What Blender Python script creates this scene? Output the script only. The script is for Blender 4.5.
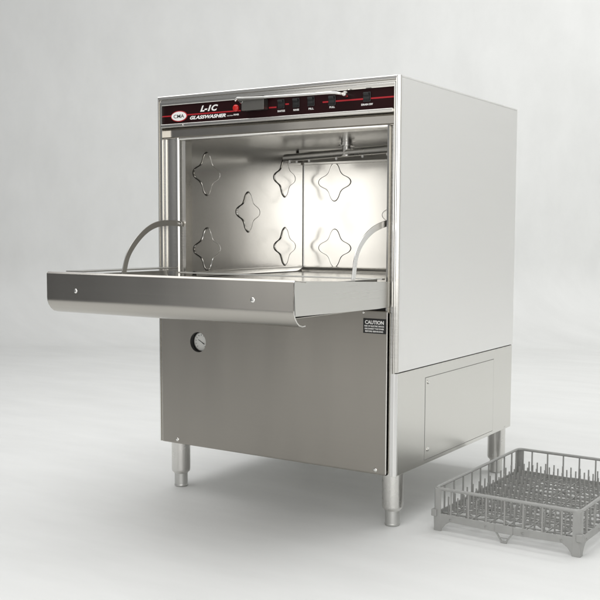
import bpy, bmesh, math, random
from mathutils import Vector, Matrix
random.seed(4)
S = bpy.context.scene
for o in list(bpy.data.objects): bpy.data.objects.remove(o)
C = S.collection

# ------------------------------------------------------------------ camera
CAM = Vector((1.4861, -1.6690, 0.5845)); YAW, PIT, ROL = 0.5697, -0.0784, 0.0048
fw = Vector((-math.sin(YAW)*math.cos(PIT), math.cos(YAW)*math.cos(PIT), math.sin(PIT)))
rt = Vector((math.cos(YAW), math.sin(YAW), 0)); up = rt.cross(fw)
r2 = rt*math.cos(ROL)+up*math.sin(ROL); u2 = -rt*math.sin(ROL)+up*math.cos(ROL)
cd = bpy.data.cameras.new('camera'); cam = bpy.data.objects.new('camera', cd); C.objects.link(cam)
cam.matrix_world = Matrix(((r2.x, u2.x, -fw.x, CAM.x), (r2.y, u2.y, -fw.y, CAM.y), (r2.z, u2.z, -fw.z, CAM.z), (0, 0, 0, 1)))
cd.sensor_width = 36; cd.lens = 975.59/600*36
cd.shift_x = (300-313.59)/600; cd.shift_y = (309.79-300)/600
cd.clip_start = .05; cd.clip_end = 200
S.camera = cam

# ------------------------------------------------------------------ light
w = bpy.data.worlds.new('World'); S.world = w; w.use_nodes = True
w.node_tree.nodes['Background'].inputs[0].default_value = (.97, .985, 1, 1)
wn_ = w.node_tree.nodes; wl = w.node_tree.links      # dim studio surroundings: soft lighter and darker areas all round
_tc = wn_.new('ShaderNodeTexCoord'); _nz = wn_.new('ShaderNodeTexNoise'); _nz.inputs['Scale'].default_value = 2.1; _nz.inputs['Detail'].default_value = 1.5
_mr = wn_.new('ShaderNodeMapRange'); _mr.inputs[1].default_value = .36; _mr.inputs[2].default_value = .64; _mr.inputs[3].default_value = .07; _mr.inputs[4].default_value = .30
wl.new(_tc.outputs['Generated'], _nz.inputs['Vector']); wl.new(_nz.outputs[0], _mr.inputs[0]); wl.new(_mr.outputs[0], wn_['Background'].inputs[1])

def area(name, loc, target, sx, sy, power, col=(1, 1, 1)):
    l = bpy.data.lights.new(name, 'AREA'); l.shape = 'RECTANGLE'; l.size = sx; l.size_y = sy
    l.energy = power; l.color = col
    o = bpy.data.objects.new(name, l); C.objects.link(o); o.location = loc
    o.rotation_euler = (Vector(target)-Vector(loc)).to_track_quat('-Z', 'Y').to_euler()
    return o
area('overhead_softbox', (-.1, -1.0, 3.3), (.1, -.9, 0), 4.2, 4.2, 120, (1, 1, 1))
area('camera_softbox', CAM+Vector((.75, -1.2, .55)), (.3, .3, .55), 2.8, 1.8, 38, (1, .99, .97))
area('backdrop_softbox', (1.7, 1.9, 3.4), (1.6, 3.9, 1.0), 3.0, 1.0, 57, (1, 1, 1))
area('front_left_softbox', (-1.05, -3.2, .95), (.2, 0, .6), 1.2, 1.3, 4.3, (1, .985, .955))
S.view_settings.view_transform = 'Standard'; S.view_settings.look = 'None'
S.view_settings.exposure = .11; S.view_settings.gamma = 1

# ------------------------------------------------------------------ materials
def mat(name, col, rough=.5, metal=0., **k):
    m = bpy.data.materials.new(name); m.use_nodes = True
    b = m.node_tree.nodes['Principled BSDF']
    b.inputs['Base Color'].default_value = (*col, 1); b.inputs['Roughness'].default_value = rough
    b.inputs['Metallic'].default_value = metal
    for a, v in k.items(): b.inputs[a].default_value = v
    return m
def N(m, t, **k):
    n = m.node_tree.nodes.new(t)
    for a, v in k.items(): setattr(n, a, v)
    return n
def steel(name, col=(.62, .60, .565), rough=.3, aniso=.6, axis='Z', grain=(1.2, 1.2, 420), amp=.10, wav=0., bump=.03, cc=.03, ws=(1, 1, 1)):
    """brushed stainless: streaks along the grain vary gloss, colour and a little relief"""
    m = mat(name, col, rough, 1.); L = m.node_tree.links.new; b = m.node_tree.nodes['Principled BSDF']
    tc = N(m, 'ShaderNodeTexCoord'); mp = N(m, 'ShaderNodeMapping'); mp.inputs['Scale'].default_value = grain
    nz = N(m, 'ShaderNodeTexNoise'); nz.inputs['Scale'].default_value = 1; nz.inputs['Detail'].default_value = 3
    L(tc.outputs['Object'], mp.inputs[0]); L(mp.outputs[0], nz.inputs['Vector'])
    mr = N(m, 'ShaderNodeMapRange'); mr.inputs[1].default_value = .3; mr.inputs[2].default_value = .7
    mr.inputs[3].default_value = rough-amp*.6; mr.inputs[4].default_value = rough+amp*.6
    # large soft smudges of handling
    n2 = N(m, 'ShaderNodeTexNoise'); n2.inputs['Scale'].default_value = 5; n2.inputs['Detail'].default_value = 4
    L(tc.outputs['Object'], n2.inputs['Vector'])
    ad = N(m, 'ShaderNodeMath', operation='MULTIPLY_ADD'); ad.inputs[1].default_value = .10; 
    L(n2.outputs[0], ad.inputs[0]); L(nz.outputs[0], mr.inputs[0]); L(mr.outputs[0], ad.inputs[2])
    sb = N(m, 'ShaderNodeMath', operation='SUBTRACT'); sb.inputs[1].default_value = .05; L(ad.outputs[0], sb.inputs[0])
    L(sb.outputs[0], b.inputs['Roughness'])
    mx = N(m, 'ShaderNodeMix', data_type='RGBA'); mx.inputs[6].default_value = (*[c*(1-cc) for c in col], 1); mx.inputs[7].default_value = (*[min(1, c*(1+cc)) for c in col], 1)
    L(nz.outputs[0], mx.inputs[0]); L(mx.outputs[2], b.inputs['Base Color'])
    b.inputs['Anisotropic'].default_value = aniso; b.inputs['Anisotropic Rotation'].default_value = .25
    tg = N(m, 'ShaderNodeTangent', direction_type='RADIAL', axis=axis); L(tg.outputs[0], b.inputs['Tangent'])
    bp = N(m, 'ShaderNodeBump'); bp.inputs['Strength'].default_value = 0.; bp.inputs['Distance'].default_value = .001
    L(nz.outputs[0], bp.inputs['Height']); last = bp
    if wav:
        n3 = N(m, 'ShaderNodeTexNoise'); n3.inputs['Scale'].default_value = 7; n3.inputs['Detail'].default_value = 1
        m3 = N(m, 'ShaderNodeMapping'); m3.inputs['Scale'].default_value = ws; L(tc.outputs['Object'], m3.inputs[0]); L(m3.outputs[0], n3.inputs['Vector'])
        b2 = N(m, 'ShaderNodeBump'); b2.inputs['Strength'].default_value = wav; b2.inputs['Distance'].default_value = .01
        L(n3.outputs[0], b2.inputs['Height']); L(bp.outputs[0], b2.inputs['Normal']); last = b2
    L(last.outputs[0], b.inputs['Normal'])
    return m
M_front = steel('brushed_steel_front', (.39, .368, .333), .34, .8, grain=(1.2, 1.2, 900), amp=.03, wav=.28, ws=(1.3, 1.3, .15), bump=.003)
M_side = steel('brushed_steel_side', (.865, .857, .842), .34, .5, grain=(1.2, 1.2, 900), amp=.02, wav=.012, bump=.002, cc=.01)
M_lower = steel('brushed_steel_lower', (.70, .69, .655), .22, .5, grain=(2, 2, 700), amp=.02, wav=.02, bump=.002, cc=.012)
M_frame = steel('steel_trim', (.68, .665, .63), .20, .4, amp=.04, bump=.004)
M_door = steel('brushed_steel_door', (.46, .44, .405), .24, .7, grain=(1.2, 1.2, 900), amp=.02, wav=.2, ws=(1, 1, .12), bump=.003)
M_tray = steel('steel_door_liner', (.66, .65, .62), .30, .3, grain=(3, 3, 500), amp=.04, wav=.02, bump=.005)
M_chamber = steel('steel_wash_chamber', (.75, .738, .71), .20, .2, grain=(3, 3, 30), amp=.0, wav=.05, bump=.0, cc=.004)
M_tube = steel('polished_steel', (.78, .77, .74), .30, 0, grain=(200, 200, 40), amp=.04, bump=.003)
M_leg = steel('satin_steel_leg', (.68, .67, .645), .26, .3, grain=(40, 40, 40), amp=.05, bump=.002)
M_foot = steel('cast_steel_foot', (.60, .60, .58), .42, 0, grain=(80, 80, 80), amp=.08)
M_screw = mat('screw_steel', (.8, .79, .76), .15, 1.)
M_dark = mat('dark_gap', (.07, .07, .066), .6)
M_gap = mat('seam_grey', (.20, .20, .19), .6)
M_latch = mat('dark_steel_plate', (.20, .195, .18), .38, .9)
M_shade_ring = mat('painted_groove_shade', (.10, .095, .085), .35, .8)  # shade of an outline slot, put into the colour
M_strap = steel('steel_strap', (.47, .46, .435), .38, 0, grain=(50, 50, 50), amp=.04, bump=.004)  # darker strap copy: the left arm's dim reflections put into the colour
M_strap_lit = steel('lit_steel_strap', (.86, .85, .83), .28, 0, grain=(50, 50, 50), amp=.03)  # lit copy for the right arm: its bright reflection put into the colour
M_white = mat('white_print', (.88, .87, .85), .5)
M_black = mat('black_label', (.012, .012, .012), .45)
M_knob = mat('black_rocker_plastic', (.014, .014, .014), .25)
M_redp = mat('red_print', (.42, .012, .02), .4)
M_ind = mat('red_lens', (.55, .015, .012), .15)
M_dial = mat('dial_face', (.78, .78, .75), .35)
# control panel overlay: black with maroon mottling towards the middle
M_panel = mat('maroon_black_overlay', (.02, .008, .008), .35, **{'Specular IOR Level': .12})
def panel_nodes(m):
    L = m.node_tree.links.new; b = m.node_tree.nodes['Principled BSDF']
    tc = N(m, 'ShaderNodeTexCoord'); nz = N(m, 'ShaderNodeTexNoise'); nz.inputs['Scale'].default_value = 9; nz.inputs['Detail'].default_value = 2
    cr = N(m, 'ShaderNodeMix', data_type='RGBA'); cr.inputs[6].default_value = (.005, .004, .0035, 1); cr.inputs[7].default_value = (.034, .006, .008, 1)
    L(tc.outputs['Object'], nz.inputs['Vector']); L(nz.outputs[0], cr.inputs[0]); L(cr.outputs[2], b.inputs['Base Color'])
panel_nodes(M_panel)
M_rack = mat('grey_rack_plastic', (.27, .27, .26), .42)
def rack_nodes(m):
    L = m.node_tree.links.new; b = m.node_tree.nodes['Principled BSDF']
    tc = N(m, 'ShaderNodeTexCoord'); nz = N(m, 'ShaderNodeTexNoise'); nz.inputs['Scale'].default_value = 40; nz.inputs['Detail'].default_value = 4
    cr = N(m, 'ShaderNodeMix', data_type='RGBA'); cr.inputs[6].default_value = (.29, .29, .28, 1); cr.inputs[7].default_value = (.38, .38, .365, 1)
    L(tc.outputs['Object'], nz.inputs['Vector']); L(nz.outputs[0], cr.inputs[0]); L(cr.outputs[2], b.inputs['Base Color'])
rack_nodes(M_rack)
M_floor = mat('studio_sweep_paint', (.74, .745, .73), .55)
def floor_nodes(m):
    L = m.node_tree.links.new; b = m.node_tree.nodes['Principled BSDF']
    tc = N(m, 'ShaderNodeTexCoord'); mp = N(m, 'ShaderNodeMapping'); mp.inputs['Scale'].default_value = (.9, 3.2, 1)
    mp.inputs['Rotation'].default_value = (0, 0, -.57)
    nz = N(m, 'ShaderNodeTexNoise'); nz.inputs['Scale'].default_value = 2.6; nz.inputs['Detail'].default_value = 8; nz.inputs['Roughness'].default_value = .6
    cr = N(m, 'ShaderNodeMix', data_type='RGBA'); cr.inputs[6].default_value = (.66, .664, .65, 1); cr.inputs[7].default_value = (.81, .814, .80, 1)
    L(tc.outputs['Object'], mp.inputs[0]); L(mp.outputs[0], nz.inputs['Vector']); L(nz.outputs[0], cr.inputs[0]); L(cr.outputs[2], b.inputs['Base Color'])
    bp = N(m, 'ShaderNodeBump'); bp.inputs['Strength'].default_value = .15; bp.inputs['Distance'].default_value = .004
    L(nz.outputs[0], bp.inputs['Height']); L(bp.outputs[0], b.inputs['Normal'])
floor_nodes(M_floor)

# ------------------------------------------------------------------ helpers
def obj(name, bm, m, parent=None, bevel=0, smooth=False, seg=2):
    bmesh.ops.recalc_face_normals(bm, faces=bm.faces)
    me = bpy.data.meshes.new(name); bm.to_mesh(me); bm.free()
    me.materials.append(m)
    o = bpy.data.objects.new(name, me); C.objects.link(o)
    if parent: o.parent = parent
    if smooth:
        for p in me.polygons: p.use_smooth = True
        me.set_sharp_from_angle(angle=math.radians(35))
        if not bevel:
            wn = o.modifiers.new('wn', 'WEIGHTED_NORMAL'); wn.keep_sharp = True; wn.weight = 80
    if bevel:
        b = o.modifiers.new('bevel', 'BEVEL'); b.width = bevel; b.segments = seg; b.limit_method = 'ANGLE'; b.angle_limit = math.radians(40)
        for p in me.polygons: p.use_smooth = True
        wn = o.modifiers.new('wn', 'WEIGHTED_NORMAL'); wn.keep_sharp = True
    return o
def B(): return bmesh.new()
def box(bm, x0, x1, y0, y1, z0, z1):
    v = [bm.verts.new(p) for p in ((x0, y0, z0), (x1, y0, z0), (x1, y1, z0), (x0, y1, z0), (x0, y0, z1), (x1, y0, z1), (x1, y1, z1), (x0, y1, z1))]
    for f in ((0, 3, 2, 1), (4, 5, 6, 7), (0, 1, 5, 4), (1, 2, 6, 5), (2, 3, 7, 6), (3, 0, 4, 7)): bm.faces.new([v[i] for i in f])
    return v
def prism(bm, prof, axis, a0, a1):
    """closed 2D profile extruded along an axis; prof gives the other two coordinates in order"""
    def P(q, a):
        if axis == 'x': return (a, q[0], q[1])
        if axis == 'y': return (q[0], a, q[1])
        return (q[0], q[1], a)
    A = [bm.verts.new(P(q, a0)) for q in prof]; D = [bm.verts.new(P(q, a1)) for q in prof]; n = len(prof)
    for i in range(n): bm.faces.new((A[i], A[(i+1) % n], D[(i+1) % n], D[i]))
    bm.faces.new(A); bm.faces.new(D[::-1])
def sheet(bm, path, t, axis, a0, a1):
    """open 2D path thickened by t and extruded"""
    n = len(path); L = []
    for i in range(n):
        p = Vector(path[i]); a = Vector(path[max(i-1, 0)]); b = Vector(path[min(i+1, n-1)])
        d = (b-a).normalized(); nn = Vector((-d.y, d.x)); L.append(p+nn*t)
    prism(bm, [tuple(p) for p in path]+[tuple(p) for p in L[::-1]], axis, a0, a1)
def lathe(bm, prof, c, ax='z', n=32):
    """prof: (radius, height) list, closed at both ends"""
    rings = []
    for r, h in prof:
        ring = []
        for i in range(n):
            a = 2*math.pi*i/n; u, v = r*math.cos(a), r*math.sin(a)
            q = {'z': (u, v, h), 'y': (u, h, v), 'x': (h, u, v)}[ax]
            ring.append(bm.verts.new(Vector(c)+Vector(q)))
        rings.append(ring)
    for A, D in zip(rings, rings[1:]):
        for i in range(n): bm.faces.new((A[i], A[(i+1) % n], D[(i+1) % n], D[i]))
    bm.faces.new(rings[0]); bm.faces.new(rings[-1])
def tube(bm, pts, r, n=10, flat=1., upv=(0, 0, 1)):
    pts = [Vector(p) for p in pts]; rings = []
    for i, p in enumerate(pts):
        d = (pts[min(i+1, len(pts)-1)]-pts[max(i-1, 0)]).normalized()
        s = d.cross(Vector(upv)); 
        if s.length < 1e-3: s = d.cross(Vector((1, 0, 0)))
        s.normalize(); t = s.cross(d).normalized()
        rings.append([bm.verts.new(p+s*r*math.cos(2*math.pi*k/n)+t*r*flat*math.sin(2*math.pi*k/n)) for k in range(n)])
    for A, D in zip(rings, rings[1:]):
        for k in range(n): bm.faces.new((A[k], A[(k+1) % n], D[(k+1) % n], D[k]))
    bm.faces.new(rings[0]); bm.faces.new(rings[-1])
def bar(bm, a, b, w, h):
    """square bar between two points; w across horizontally, h the other way"""
    a, b = Vector(a), Vector(b); d = (b-a).normalized()
    s = d.cross(Vector((0, 0, 1)))
    if s.length < 1e-3: s = Vector((1, 0, 0))
    s.normalize(); t = s.cross(d)
    q = [(-w/2, -h/2), (w/2, -h/2), (w/2, h/2), (-w/2, h/2)]
    A = [bm.verts.new(a+s*x+t*y) for x, y in q]; D = [bm.verts.new(b+s*x+t*y) for x, y in q]
    for k in range(4): bm.faces.new((A[k], A[(k+1) % 4], D[(k+1) % 4], D[k]))
    bm.faces.new(A); bm.faces.new(D[::-1])
def rings(bm, loops, close=True):
    V = [[bm.verts.new(p) for p in l] for l in loops]; n = len(V[0])
    for A, D in zip(V, V[1:]):
        for k in range(n): bm.faces.new((A[k], A[(k+1) % n], D[(k+1) % n], D[k]))
    if close: bm.faces.new(V[-1])
    return V
def lettering(lines, m, parent, y, name='lettering', shear=0.):
    """lines: (text, x, z, cap height, width or None, bold); facing -y"""
    bm = B()
    for text, x, z, h, wd, bold in lines:
        cu = bpy.data.curves.new('t', 'FONT'); cu.body = text; cu.size = 1; K = h/.72; cu.offset = bold/K; cu.shear = shear
        cu.resolution_u = 3; cu.extrude = .0001/K
        to = bpy.data.objects.new('t', cu); C.objects.link(to); bpy.context.view_layer.update()
        me = bpy.data.meshes.new_from_object(to.evaluated_get(bpy.context.evaluated_depsgraph_get()))
        xs = [v.co.x for v in me.vertices]; sc = wd/(max(xs)-min(xs)) if wd else K; x0 = min(xs)
        for v in me.vertices: v.co = Vector((x+(v.co.x-x0)*sc, y-v.co.z*K, z+v.co.y*K))
        bm.from_mesh(me); bpy.data.objects.remove(to); bpy.data.curves.remove(cu); bpy.data.meshes.remove(me)
    me = bpy.data.meshes.new(name); bm.to_mesh(me); bm.free(); me.materials.append(m)
    o = bpy.data.objects.new(name, me); C.objects.link(o); o.parent = parent
    return o
def screw(parent, loc, ax, r=.0042, name='screw'):
    bm = B(); s = 1 if ax == 'x' else -1
    lathe(bm, [(r, 0), (r, s*.001), (r*.8, s*.002), (r*.35, s*.0026)], loc, ax, 16)
    return obj(name, bm, M_screw, parent, smooth=True)

# ------------------------------------------------------------------ the setting: one seamless studio sweep
bm = B(); c0 = Vector((CAM.x, CAM.y)); f2 = Vector((-math.sin(YAW), math.cos(YAW))); s2 = Vector((f2.y, -f2.x))
R0 = .45; D0 = 4.93; S0 = 2.3
def sweep(t, z0=0):      # distance past the tangent line -> (horizontal, height)
    a = math.radians(90)*t; return R0*math.sin(a), R0-R0*math.cos(a)
ds = [(x, 0) for x in (-1, 0, 1, 2, 3, 4)]+[(D0+sweep(k/14)[0], sweep(k/14)[1]) for k in range(15)]+[(D0+R0, 1.2), (D0+R0, 2.2), (D0+R0, 4.5)]
ss = [(x, 0) for x in (-1.8, -1, 0, 1.5)]+[(S0+sweep(k/14)[0], sweep(k/14)[1]) for k in range(15)]+[(S0+R0, 1.2), (S0+R0, 2.2), (S0+R0, 4.5)]  # right-hand cove and wall are unseen, added to reflect brightly in the side panel
rows = []
for d, zd in ds:
    row = []
    for x, zx in ss:      # the cove and the added right-hand one meet in a rounded corner
        z = max(zd, zx); 
        row.append(bm.verts.new((*(c0+f2*d+s2*x), z)))
    rows.append(row)
for A, D in zip(rows, rows[1:]):
    for k in range(len(A)-1): bm.faces.new((A[k], A[k+1], D[k+1], D[k]))
fl = obj('floor', bm, M_floor, smooth=True); fl['kind'] = 'structure'
fl['label'] = 'pale grey seamless studio floor sweeping up into the backdrop wall'

# ------------------------------------------------------------------ dishwasher
W, D, ZB, ZT = .61, .609, .109, .8857
dw = bpy.data.objects.new('dishwasher', None); C.objects.link(dw); dw.empty_display_size = .1
dw['label'] = 'stainless steel undercounter glasswasher with its door dropped open, on four round legs'
dw['category'] = 'dishwasher'

# outer shell: left side, top, back, bottom
bm = B()
box(bm, 0, .004, .0065, D, ZB, ZT-.004)
box(bm, .004, W-.002, D-.004, D, ZB, ZT-.004)
box(bm, 0, W, .0065, D, ZT-.004, ZT)
box(bm, .004, W-.004, .03, D-.004, ZB, ZB+.003)
obj('cabinet', bm, M_side, dw, bevel=.0012)
# front picture frame with mitred corners: profile across its width
def framed(x0, x1, z0, z1, wl, wr, wt, levels, bottom=False):
    """levels: (fraction of width, y)"""
    bm = B(); P = []
    for f, y in levels:
        pts = [(x0+wl*f, y, z0), (x0+wl*f, y, z1-wt*f), (x1-wr*f, y, z1-wt*f), (x1-wr*f, y, z0)]
        P.append([bm.verts.new(p) for p in pts])
    for A, Q in zip(P, P[1:]):
        for k in range(3): bm.faces.new((A[k], A[k+1], Q[k+1], Q[k]))
    return bm
bm = framed(0, W-.0064, ZB, ZT, .0125, .0071, .021,
            [(0, .0063), (0, .0018), (.08, .0008), (.30, .0), (.36, .0002), (.42, .0032), (.56, .0036), (.62, .0004), (.70, .0), (.94, .0), (1, .0012), (1, .03)])
obj('front_frame', bm, M_frame, dw, smooth=False)
bm = B(); prism(bm, [(W-.0062, .0062), (W-.0062, -.0004), (W-.0050, -.0006), (W-.0008, .0028), (W-.0002, .0040), (W-.0002, .0064)], 'z', .3142, ZT-.0006)
obj('corner_trim', bm, M_frame, dw)
# upper right side panel
bm = B(); box(bm, W-.003, W, .0065, D, .3142, ZT-.004)
obj('side_panel', bm, M_side, dw, bevel=.001)
bm = B(); box(bm, W-.006, W-.001, .0065, D-.001, ZB, .3125)
lowp = obj('lower_side_panel', bm, M_lower, dw, bevel=.0014)
bm = B(); box(bm, W-.009, W-.0062, .01, D-.006, ZB+.01, ZT-.01); obj('seam_backing', bm, M_dark, dw)
bm = B(); box(bm, W-.001, W-.0001, .1275, .4905, .1185, .289)
acc = obj('access_panel', bm, M_lower, dw, bevel=.0005)
bm = B()
box(bm, W-.0011, W-.0006, .1264, .4917, .1174, .2901); obj('shadow_gap', bm, M_gap, acc)
screw(acc, (W, .139, .280), 'x', .0048); screw(acc, (W, .1405, .1385), 'x', .0048)

# control strip --------------------------------------------------------
bm = B(); box(bm, .0125, .5965, .0045, .008, .8235, .8655)
cp = obj('control_panel', bm, M_panel, dw, bevel=.0005)
yp = .0045
bm = B(); box(bm, .0128, .2290, yp-.0003, yp-.0001, .8405, .8432); obj('stripe', bm, M_redp, cp)
for x0, x1, z in ((.302, .321, .8415), (.343, .352, .846), (.4335, .595, .8440)):
    bm = B(); box(bm, x0, x1, yp-.0003, yp-.0001, z, z+.0030); obj('stripe', bm, M_redp, cp)
bm = B(); lathe(bm, [(1, 0), (1, -.0008), (.96, -.001)], (0, 0, 0), 'y', 40)
for v in bm.verts: v.co = Vector((.0600+v.co.x*.0235, yp+v.co.y, .8400+v.co.z*.0118))
lg = obj('logo', bm, M_redp, dw)
bm = B(); lathe(bm, [(1, 0), (1, -.0004)], (0, 0, 0), 'y', 40)
for v in bm.verts: v.co = Vector((.0600+v.co.x*.0213, yp-.001+v.co.y, .8400+v.co.z*.0100))
obj('logo_field', bm, M_white, lg)
lettering([('CMA', .0450, .8362, .0078, .030, .00005)], M_black, lg, yp-.0016)
for ln in (('L-1C', .1195, .8468, .0122, .049, .0007), ('GLASSWASHER', .0905, .8313, .0070, .099, .0004), ('series', .192, .8320, .003, .017, 0)):
    lettering([ln], M_white, cp, yp-.0003, shear=.35)
labels = [('SANITIZE', .333, .0185), ('RINSE', .370, .014), ('FILL', .4062, .0125), ('FULL', .4558, .0125), ('DRAIN SW', .5355, .026)]
for ln in [(t, x-wd/2, .8328, .0036, wd, .00022) for t, x, wd in labels]+[('POWER', .2105, .8325, .0034, .014, .0002)]:
    lettering([ln], M_white, cp, yp-.0003)
# indicator
bm = B(); lathe(bm, [(.0075, 0), (.0075, -.003), (.006, -.005), (.003, -.006)], (.2174, yp, .8475), 'y', 24)
obj('indicator_light', bm, M_ind, dw, smooth=True)
# rocker switches: bezel + tilted rocker
for x, z in ((.333, .8485), (.370, .8485), (.4062, .849), (.4558, .8475), (.5355, .8490)):
    bm = B(); box(bm, x-.0085, x+.0085, yp-.002, yp, z-.0095, z+.0095)
    sw = obj('switch', bm, M_knob, dw, bevel=.001)
    bm = B(); prism(bm, [(yp-.002, z-.0075), (yp-.0045, z-.0075), (yp-.0030, z), (yp-.0070, z+.0075), (yp-.002, z+.0075)], 'x', x-.0062, x+.0062)
    obj('rocker', bm, M_knob, sw, bevel=.0004)
# rail above the opening: ledge, then a recessed dark fascia, then the bright lip of the opening
bm = B(); box(bm, .0125, .5965, -.0045, .012, .8158, .8236)
rail = obj('ledge_rail', bm, M_frame, dw, bevel=.0016)
screw(rail, (.078, -.0046, .8192), 'y', .0016); screw(rail, (.545, -.0046, .8192), 'y', .0014)
bm = B(); sheet(bm, [(.012, .8158), (.017, .8120), (.017, .7965), (.0065, .7945), (.003, .7920)][::-1], .0012, 'x', .0125, .5965)
obj('fascia', bm, M_door, dw)
bm = B(); sheet(bm, [(.0030, .7925), (.0012, .7915), (.0006, .7900), (.0014, .7884), (.004, .7878), (.03, .7878)][::-1], .0008, 'x', .0605, .5835)
obj('opening_lip', bm, M_frame, dw, smooth=True)
# door-latch bar with bracket lying across the overlay
bm = B()
box(bm, .243, .300, -.012, yp, .8385, .8612)
prism(bm, [(-.016, .8585), (-.012, .8585), (-.012, .8655), (yp, .8655), (yp, .8670), (-.016, .8670)], 'x', .236, .304)
lb = obj('door_latch', bm, M_latch, dw, bevel=.001)
bm = B(); tube(bm, [(.228, -.012, .8610), (.234, -.0135, .8650), (.30, -.0135, .8625), (.40, -.0135, .8605), (.462, -.0135, .8598), (.474, -.0130, .8590), (.481, -.010, .8575), (.483, -.004, .857)], .0032, 12, .9)
obj('rod', bm, M_tube, lb, smooth=True)
for x, z in ((.2425, .8585), (.4925, .8560)):
    bm = B(); lathe(bm, [(.0055, yp), (.0055, -.010), (.0040, -.0125), (.0032, -.0125), (.0030, -.009)], (x, 0, z), 'y', 20)
    obj('bolt', bm, M_screw, lb, smooth=True)

# jambs beside the opening ---------------------------------------------
def jamb(path, name):
    bm = B(); sheet(bm, path, .0012, 'z', .43, .7925)
    return obj(name, bm, M_frame, dw, smooth=True)
jamb([(.0125, .006), (.0160, .010), (.028, .010), (.045, .0060), (.054, .0015), (.0585, .0005), (.0605, .002), (.0605, .012), (.0680, .014), (.0690, .034), (.0560, .035), (.0560, .05)][::-1], 'door_jamb')
jamb([(.5965, .010), (.590, .008), (.5865, .0010), (.5845, .0005), (.5830, .003), (.5830, .030), (.5775, .032), (.5775, .05)], 'door_jamb')

# wash chamber -----------------------------------------------------------
XL, XR, YB, ZF, ZC = .055, .578, .513, .484, .796
bm = B()
t = .002
def arc(cx, cy, r, a0, a1, n=5): return [(cx+r*math.cos(math.radians(a0+(a1-a0)*i/n)), cy+r*math.sin(math.radians(a0+(a1-a0)*i/n))) for i in range(n+1)]
q = .004
wall_path = [(XL, .036)]+arc(XL+q, YB-q, q, 180, 90)+arc(XR-q, YB-q, q, 90, 0)+[(XR, .036)]
sheet(bm, wall_path, t, 'z', ZF, ZC)
box(bm, XL-t, XR+t, .02, YB+t, ZC, ZC+t)
box(bm, XL-t, XR+t, .008, YB+t, ZF-t, ZF)
obj('wash_chamber', bm, M_chamber, dw, smooth=True)
# floor coving and upstand round the base, splash strip at the top of the back wall
bm = B()
prism(bm, [(YB, .4985), (YB-.004, .4980), (YB-.020, .4960), (YB-.026, .4935), (YB-.030, .4880), (YB-.031, ZF), (YB, ZF)], 'x', XL+.012, XR-.002)
sheet(bm, [(XL+.0002, .4965), (XL+.010, .4960), (XL+.012, .493), (XL+.014, .4856)], .001, 'y', .05, YB-.012)
obj('base_cove', bm, M_chamber, dw, smooth=True)
bm = B()
prism(bm, [(YB, ZC), (YB-.030, ZC), (YB-.030, .790), (YB-.006, .7700), (YB-.006, .7640), (YB, .7640)], 'x', XL+.004, XR-.002)
obj('splash_strip', bm, M_tray, dw, bevel=.001)
# four-pointed stars pressed into the sheet
def star(bm, c, wall, R=.050, prof=((.975, -.0004), (.972, .0012), (.955, .0028), (.935, .0030), (.915, .0022), (.90, .0022), (.5, .0022), (.12, .0022)), cap=True):
    loops = []
    if wall == 'b': prof = [(a_, min(h_, .0009+h_*.12) if h_ > 0 else h_) for a_, h_ in prof]
    for sc, h in prof:
        l = []
        for i in range(96):
            a = 2*math.pi*i/96
            r = R*(.785+.19*math.cos(4*a)+.025*math.cos(8*a))*sc
            u, v = r*math.cos(a), r*math.sin(a)
            l.append((c[0]+h, c[1]+u, c[2]+v) if wall == 'l' else (c[0]+u, c[1]-h, c[2]+v))
        loops.append(l)
    rings(bm, loops, cap)
GR = ((1.012, -.0003), (1.010, .0004), (.970, .0004), (.965, -.0003))  # dark ring laid on the wall, painted as the shade of a slot
for (y, z) in ((.1052, .7192), (.2655, .6353), (.1059, .5466), (.4234, .7258), (.4251, .5500)):
    bm = B(); star(bm, (XL, y, z), 'l'); so = obj('stamped_star', bm, M_chamber, dw, smooth=True)
    bm = B(); star(bm, (XL, y, z), 'l', prof=GR, cap=False); obj('shade_ring', bm, M_shade_ring, so)
for (x, z) in ((.1515, .7172), (.153, .5460), (.343, .6310)):
    bm = B(); star(bm, (x, YB, z), 'b'); so = obj('stamped_star', bm, M_chamber, dw, smooth=True)
    bm = B(); star(bm, (x, YB, z), 'b', prof=[(1.012, -.0003), (1.010, .0004), (.970, .0004), (.965, -.0003)], cap=False); obj('shade_ring', bm, M_shade_ring, so)

# spray arm -----------------------------------------------------------------
bm = B(); a0, a1 = Vector((.112, .345, .7695)), Vector((.528, .235, .7715)); cc = (a0+a1)/2
tube(bm, [a0+(a1-a0)*k for k in (0, .01, .03, .45, .5, .55, .97, .99, 1)], .0102, 16, .92)
arm = obj('spray_arm', bm, M_tube, dw, smooth=True)
d = (a1-a0).normalized(); s = Vector((-d.y, d.x, 0))
for k, off in ((.045, -.004), (.085, .004), (.20, 0), (.42, .0), (.62, 0), (.80, 0)):
    p = a0+(a1-a0)*k+s*off
    bm = B(); tube(bm, [p+Vector((0, 0, -.003)), p+Vector((0, 0, -.0125)), p+Vector((.0010, 0, -.0140))], .0026, 8)
    obj('nozzle', bm, M_white, arm, smooth=True)
bm = B(); lathe(bm, [(.0245, .002), (.0245, .0005), (.013, -.001), (.0130, -.008), (.019, -.0085), (.019, -.0105), (.0100, -.012), (.0100, -.030), (.0125, -.031), (.0125, -.0335), (.004, -.034)],
                (cc.x, cc.y, ZC), 'z', 28)
obj('spray_hub', bm, M_tube, dw, smooth=True)

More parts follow.
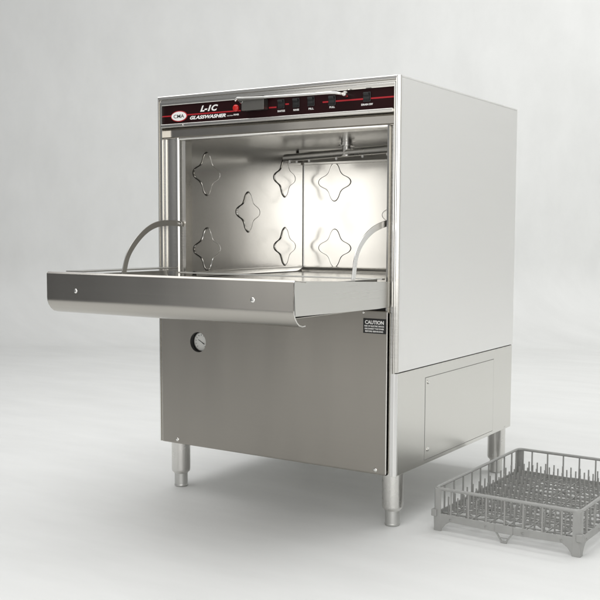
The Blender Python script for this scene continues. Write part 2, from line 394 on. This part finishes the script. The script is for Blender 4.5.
# lower front panel: flat face with a round cut-out for the recessed gauge, folded back at top and bottom
gx, gz, gr = .1175, .3435, .0222
bm = B(); X0, X1, Z0, Z1, YF = .0135, .5885, .1130, .4320, -.0045
oc = [bm.verts.new((x, YF, z)) for x, z in ((X0, Z0), (X1, Z0), (X1, Z1), (X0, Z1))]
ic = [bm.verts.new((gx+gr*math.cos(2*math.pi*k/48), YF, gz+gr*math.sin(2*math.pi*k/48))) for k in range(48)]
ed = [bm.edges.new((l[i], l[(i+1) % len(l)])) for l in (oc, ic) for i in range(len(l))]
bmesh.ops.triangle_fill(bm, edges=ed, use_beauty=True, use_dissolve=False)
def strip(A, pts):
    for p in pts:
        Q = [bm.verts.new((v.co.x, p[0], p[1])) for v in A]; bm.faces.new((A[0], A[1], Q[1], Q[0])); A = Q
strip([oc[0], oc[1]], [(-.0040, .1105), (-.0015, .1092), (.02, .1090)])
strip([oc[3], oc[2]], [(-.0035, .4335), (.012, .4335)])
for A, x in (([oc[0], oc[3]], X0), ([oc[1], oc[2]], X1)):
    Q = [bm.verts.new((x, .006, v.co.z)) for v in A]; bm.faces.new((A[0], A[1], Q[1], Q[0]))
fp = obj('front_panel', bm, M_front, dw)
bm = B(); tube(bm, [(.5892, -.0040, .112), (.5892, -.0040, .4325)], .0013, 8); obj('panel_edge', bm, M_frame, fp, smooth=True)
screw(fp, (.0575, -.0046, .1190), 'y'); screw(fp, (.5665, -.0046, .1185), 'y'); screw(fp, (.5375, -.0046, .4300), 'y', .003)
bm = B(); box(bm, .004, .604, .016, .020, ZB+.004, .470); obj('inner_bulkhead', bm, M_dark, dw)
bm = B(); box(bm, .5908, .5968, .0020, .0050, ZB, .43); obj('jamb_strip', bm, M_frame, dw)
bm = B(); prism(bm, [(W-.0136, .0), (W-.0136, -.0012), (W-.0060, -.0012), (W-.0012, .0035), (W-.0010, .0064), (W-.004, .0064)], 'z', ZB, .3125); obj('corner_flange', bm, M_side, dw, bevel=.0005)

# thermometer set back in the cut-out
def circ(r, y, n=48): return [(gx+r*math.cos(2*math.pi*k/n), y, gz+r*math.sin(2*math.pi*k/n)) for k in range(n)]
bm = B(); rings(bm, [circ(gr, -.0046), circ(gr, .0085), circ(gr-.004, .0085), circ(gr-.004, .0100)])
th = obj('thermometer', bm, M_black, dw, smooth=True)
bm = B(); rings(bm, [circ(.0222, .0080), circ(.0205, .0062), circ(.0195, .0062), circ(.0190, .0072)], False); obj('bezel', bm, M_foot, th, smooth=True)
bm = B(); rings(bm, [circ(.0205, .0082), circ(.0200, .0072)]); dl = obj('dial', bm, M_dial, th)
bm = B()
for k in range(11):
    a = math.radians(225-27*k); u = Vector((math.cos(a), 0, math.sin(a)))
    bar(bm, Vector((gx, .0070, gz))+u*.0135, Vector((gx, .0070, gz))+u*.0165, .0008, .0006)
obj('scale_marks', bm, M_black, th)
bm = B(); a = math.radians(-28); u = Vector((math.cos(a), 0, math.sin(a)))
bar(bm, Vector((gx, .0064, gz))-u*.009, Vector((gx, .0064, gz))+u*.008, .0010, .0008)
bar(bm, Vector((gx, .0063, gz))+u*.004, Vector((gx, .0063, gz))+u*.0105, .0030, .0009)
obj('needle', bm, M_black, th)

# caution label
bm = B(); box(bm, .5365, .5872, -.0050, -.00455, .3892, .4185); ca = obj('caution_label', bm, M_black, dw)
for ln in (('CAUTION', .5405, .4075, .0072, .042, .0003), ('RISK OF ELECTRIC SHOCK', .5395, .4020, .0030, .044, .00012),
           ('DISCONNECT THE POWER', .5400, .3968, .0030, .043, .00012), ('BEFORE SERVICING', .5410, .3917, .0030, .040, .00012)):
    lettering([ln], M_white, ca, -.0051)

# legs
for x, y in ((.0227, .0381), (W-.0227, .0381), (.0227+.004, D-.04), (W-.0227+.005, D-.04)):
    # tube centre sits a little inboard of the shell edge
    cx = x+(.008 if x < .3 else -.004)
    bm = B(); lathe(bm, [(.0215, ZB+.006), (.0215, .040), (.0205, .036), (.0165, .0325), (.0160, .031)], (cx, y, 0), 'z', 36)
    lgo = obj('leg', bm, M_leg, dw, smooth=True)
    bm = B(); lathe(bm, [(.0150, .034), (.0150, .006), (.0158, .004), (.0150, .0008), (.0135, 0)], (cx, y, 0), 'z', 36)
    obj('foot', bm, M_foot, lgo, smooth=True)

# ---------------------------------------------------------------- the dropped door
XA, XB, YN = .0107, .5952, -.337
def zt(y): return .5069+(y-YN)/(-YN)*(.4915-.5069)      # top edge of the right flange
dp = bpy.data.objects.new('door', None); C.objects.link(dp); dp.parent = dw; dp.empty_display_size = .05
# outer skin with the curled pull along its lower edge
path = [(-.300, .5010), (-.331, .5045), (-.3350, .5055), (YN, .5035), (YN, .4560), (YN+.0006, .4500), (YN+.0035, .4430), (YN+.009, .4360), (YN+.0165, .4305), (YN+.026, .4280), (YN+.034, .4285)]
bm = B(); sheet(bm, path, -.0014, 'x', XA, XB-.0012)
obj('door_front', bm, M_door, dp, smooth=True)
bm = B(); tube(bm, [(XB-.0008, y, z) for y, z in path[2:]], .0012, 6); obj('end_trim', bm, M_tube, dp, smooth=True)
screw(dp, (.0898, YN-.0004, .4713), 'y', .0045); screw(dp, (.5112, YN-.0004, .4712), 'y', .0045)
# side flanges
for x0, x1 in ((XA, XA+.0014), (XB-.0030, XB-.0016)):
    bm = B(); prism(bm, [(YN+.002, .5040), (-.325, .5050), (-.004, .4915), (-.004, .4425), (-.05, .4415), (YN+.006, .4460)], 'x', x0, x1)
    obj('side_flange', bm, M_tray, dp, bevel=.0005)
# liner: shallow pan facing up, its rims a little below the flanges; bottom skin
bm = B()
sheet(bm, [(-.300, .4990), (-.297, .4900), (-.02, .4800), (.010, .4790)], .001, 'x', XA+.012, XB-.012)
sheet(bm, [(XA+.0016, .4985), (XA+.014, .4985), (XA+.0165, .484)], .001, 'y', -.31, .0)
sheet(bm, [(XB-.0165, .484), (XB-.014, .4975), (XB-.0032, .4985)], .001, 'y', -.31, -.03)
obj('liner', bm, M_tray, dp, smooth=True)
bm = B(); box(bm, XA+.0016, XB-.0032, YN+.003, .0, .4425, .4437); obj('bottom_skin', bm, M_door, dp)
# far (hinge-side) lip, seen as a thin dark line behind the near edge
bm = B(); box(bm, XA+.002, .062, -.290, -.006, .5050, .5072); obj('edge_strip', bm, M_strap, dp, bevel=.0004)
bm = B(); box(bm, .064, .580, -.010, .004, .4945, .4975); obj('hinge_lip', bm, M_tray, dp, bevel=.0008)

# curved check straps between jambs and door
def strap(x, pts, name='hinge_arm', m=None):
    bm = B(); P = [Vector((0, a, b)) for a, b in pts]
    Q = []
    for i in range(len(P)-1):
        p0, p1, p2, p3 = P[max(i-1, 0)], P[i], P[i+1], P[min(i+2, len(P)-1)]
        for k in range(6):
            u = k/6; Q.append(.5*((2*p1)+(p2-p0)*u+(2*p0-5*p1+4*p2-p3)*u*u+(3*p1-p0-3*p2+p3)*u**3))
    Q.append(P[-1])
    L, Rr = [], []
    for i, p in enumerate(Q):
        d = (Q[min(i+1, len(Q)-1)]-Q[max(i-1, 0)]).normalized(); n = Vector((0, -d.z, d.y)); L.append((p+n*.0062)); Rr.append((p-n*.0062))
    prism(bm, [(v.y, v.z) for v in L]+[(v.y, v.z) for v in Rr[::-1]], 'x', x-.0011, x+.0011)
    o = obj(name, bm, m or M_strap, dw, bevel=.0005)
    return o
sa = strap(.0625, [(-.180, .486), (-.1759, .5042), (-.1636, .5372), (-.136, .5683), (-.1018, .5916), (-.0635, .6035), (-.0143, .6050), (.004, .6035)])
bm = B(); lathe(bm, [(.004, 0), (.004, .003), (.002, .004)], (.0636, .0, .6037), 'x', 14); obj('rivet', bm, M_screw, sa)
sb_ = strap(.5800, [(-.122, .486), (-.1182, .5045), (-.1079, .5447), (-.0823, .5722), (-.0444, .5920), (.000, .6030), (.022, .6045)], m=M_strap_lit)

# ---------------------------------------------------------------- dish rack
RX, RY, RA, RH, A_, B_ = .6664, .0518, -.0200, .0876, .2974, .4344
rk = bpy.data.objects.new('dish_rack', None); C.objects.link(rk); rk.location = (RX, RY, 0); rk.rotation_euler = (0, 0, RA)
rk['label'] = 'grey plastic dish rack full of upright pegs, standing on the floor beside the dishwasher'
rk['category'] = 'dish rack'
r = .0033
bm = B()
def rl(z, ins, rad=.012, n=5):
    P = []
    for cx, cy, s0 in ((A_-ins-rad, ins+rad, -90), (A_-ins-rad, B_-ins-rad, 0), (ins+rad, B_-ins-rad, 90), (ins+rad, ins+rad, 180)):
        for i in range(n+1):
            a = math.radians(s0+90*i/n); P.append(Vector((cx+rad*math.cos(a), cy+rad*math.sin(a), z)))
    return P
loop = rl(RH-r, r)
# closed rim
V = []; n = len(loop)
for i, p in enumerate(loop):
    d = (loop[(i+1) % n]-loop[i-1]).normalized(); s = d.cross(Vector((0, 0, 1)))
    V.append([bm.verts.new(p+s*r*.95*math.cos(2*math.pi*k/8)+Vector((0, 0, 1))*r*math.sin(2*math.pi*k/8)) for k in range(8)])
for i in range(n):
    for k in range(8): bm.faces.new((V[i][k], V[i][(k+1) % 8], V[(i+1) % n][(k+1) % 8], V[(i+1) % n][k]))
obj('rim', bm, M_rack, rk, smooth=True)
# lower band, per side, sagging in at the ends to the feet
ZB0, ZB1 = .0215, .0355
sides = [((0, 0), (1, 0), A_, 8), ((A_, 0), (0, 1), B_, 10), ((A_, B_), (-1, 0), A_, 8), ((0, B_), (0, -1), B_, 10)]
for (ox, oy), (dx, dy), Ln, nb in sides:
    nx, ny = -dy, dx     # inward
    def P(u, v, z): return (ox+dx*u+nx*v, oy+dy*u+ny*v, z)
    bm = B(); f = .030
    prof = [(0.002, .0), (.017, 0), (.019, .006), (.026, .0150), (f+.006, ZB0-.0005), (Ln/2, ZB0-.003), (Ln-f-.006, ZB0-.0005), (Ln-.026, .0150), (Ln-.019, .006), (Ln-.017, 0), (Ln-.002, 0), (Ln-.0005, ZB1), (Ln/2, ZB1-.0020), (.0005, ZB1)]
    Fv = [bm.verts.new(P(u, .0015, z)) for u, z in prof]; G = [bm.verts.new(P(u, .0042, z)) for u, z in prof]; m_ = len(prof)
    for i in range(m_): bm.faces.new((Fv[i], Fv[(i+1) % m_], G[(i+1) % m_], G[i]))
    bm.faces.new(Fv); bm.faces.new(G[::-1])
    bd = obj('lower_band', bm, M_rack, rk, bevel=.0006)
    bm = B()
    u0, u1 = Ln/2-.018, Ln/2+.018
    p = [P(u0, .0005, ZB0-.0045), P(u1, .0005, ZB0-.0045)]
    a = [P(u0, 0, ZB0-.003), P(u1, .0, ZB0-.003), P(u1, .0, ZB1-.001), P(u0, .0, ZB1-.001)]; b = [P(u0, .0035, ZB0-.003), P(u1, .0035, ZB0-.003), P(u1, .0035, ZB1-.001), P(u0, .0035, ZB1-.001)]
    A2 = [bm.verts.new(q_) for q_ in a]; B2 = [bm.verts.new(q_) for q_ in b]
    for k in range(4): bm.faces.new((A2[k], A2[(k+1) % 4], B2[(k+1) % 4], B2[k]))
    bm.faces.new(A2); bm.faces.new(B2[::-1])
    for sgn in (-1, 1): bar(bm, P(Ln/2+sgn*.016, .002, ZB0-.002), P(Ln/2+sgn*.004, .002, .002), .0028, .0028)
    bar(bm, P(Ln/2-.006, .002, .0022), P(Ln/2+.006, .002, .0022), .0035, .0035)
    bar(bm, P(Ln/2-.009, .002, .0095), P(Ln/2+.009, .002, .0095), .0022, .0022)
    obj('centre_clip', bm, M_rack, bd, bevel=.0004)
    # upright bars
    for i in range(1, nb):
        u = Ln*i/nb; bm = B(); bar(bm, P(u, .0035, ZB1-.003), P(u, .0035, RH-.004), .0030, .0030)
        obj('upright_bar', bm, M_rack, rk, bevel=.0005)
# corner posts: L-shaped, with a coupling lug at the band
for cx, cy, sx, sy in ((0, 0, 1, 1), (A_, 0, -1, 1), (A_, B_, -1, -1), (0, B_, 1, -1)):
    bm = B(); e = .0165; tt = .0035
    L = [(0.001, .004), (.004, .001), (e, .001), (e-.001, tt+.0005), (.0055, tt+.001), (tt+.001, .0055), (tt+.0005, e-.001), (.001, e)]
    def pr(z, k=1): return [bm.verts.new((cx+sx*x, cy+sy*y, z)) for x, y in L]
    A2, B2 = pr(.0), pr(RH-.003)
    for k in range(8): bm.faces.new((A2[k], A2[(k+1) % 8], B2[(k+1) % 8], B2[k]))
    bm.faces.new(A2); bm.faces.new(B2[::-1])
    po = obj('corner_post', bm, M_rack, rk, bevel=.0006)
    bm = B()
    xs = sorted((cx-sx*.0030, cx+sx*.0085)); ys = sorted((cy-sy*.0030, cy+sy*.0085))
    box(bm, *xs, *ys, .0290, .0430)
    obj('lug', bm, M_rack, po, bevel=.0015)
# base grid
ZG = .0285
bm = B(); nx_, ny_ = 8, 12
for i in range(1, nx_):
    x = A_*i/nx_; bar(bm, (x, .003, ZG), (x, B_-.003, ZG), .0022, .0032)
for j in range(1, ny_):
    y = B_*j/ny_; bar(bm, (.003, y, ZG-.0012), (A_-.003, y, ZG-.0012), .0022, .0030)
dg = A_/8
for i in range(8):
    for j in range(12):
        x0, x1 = i*dg, (i+1)*dg; y0, y1 = j*B_/12, (j+1)*B_/12
        bar(bm, (x0, y0 if (i+j) % 2 else y1, ZG-.0028), (x1, y1 if (i+j) % 2 else y0, ZG-.0028), .0020, .0030)
obj('base_grid', bm, M_rack, rk)
# combs of pegs, row by row
for j in range(1, 15):
    y = B_*j/15; bm = B()
    bar(bm, (.008, y, ZG+.0006), (A_-.008, y, ZG+.0006), .0020, .0030)
    for i in range(1, 15):
        x = A_*i/15+random.uniform(-.0005, .0005)
        h = .0640+random.uniform(-.0004, .0004)
        tube(bm, [(x, y, ZG), (x, y, h-.002), (x, y, h)], .0016, 6)
        # little round collar at the foot of each peg
        lathe(bm, [(.0028, -.0015), (.0028, .0022)], (x, y, ZG), 'z', 8)
    obj('peg_row', bm, M_rack, rk, smooth=True)
# lifting supports under the grid near the middle
for x, y in ((.07, .10), (.15, .10), (.225, .10), (.07, .22), (.15, .22), (.225, .22), (.15, .34), (.07, .34), (.225, .34)):
    bm = B(); lathe(bm, [(.0055, ZG-.001), (.0045, ZG-.008), (.0025, ZG-.012)], (x, y, 0), 'z', 10)
    obj('boss', bm, M_rack, rk, smooth=True)
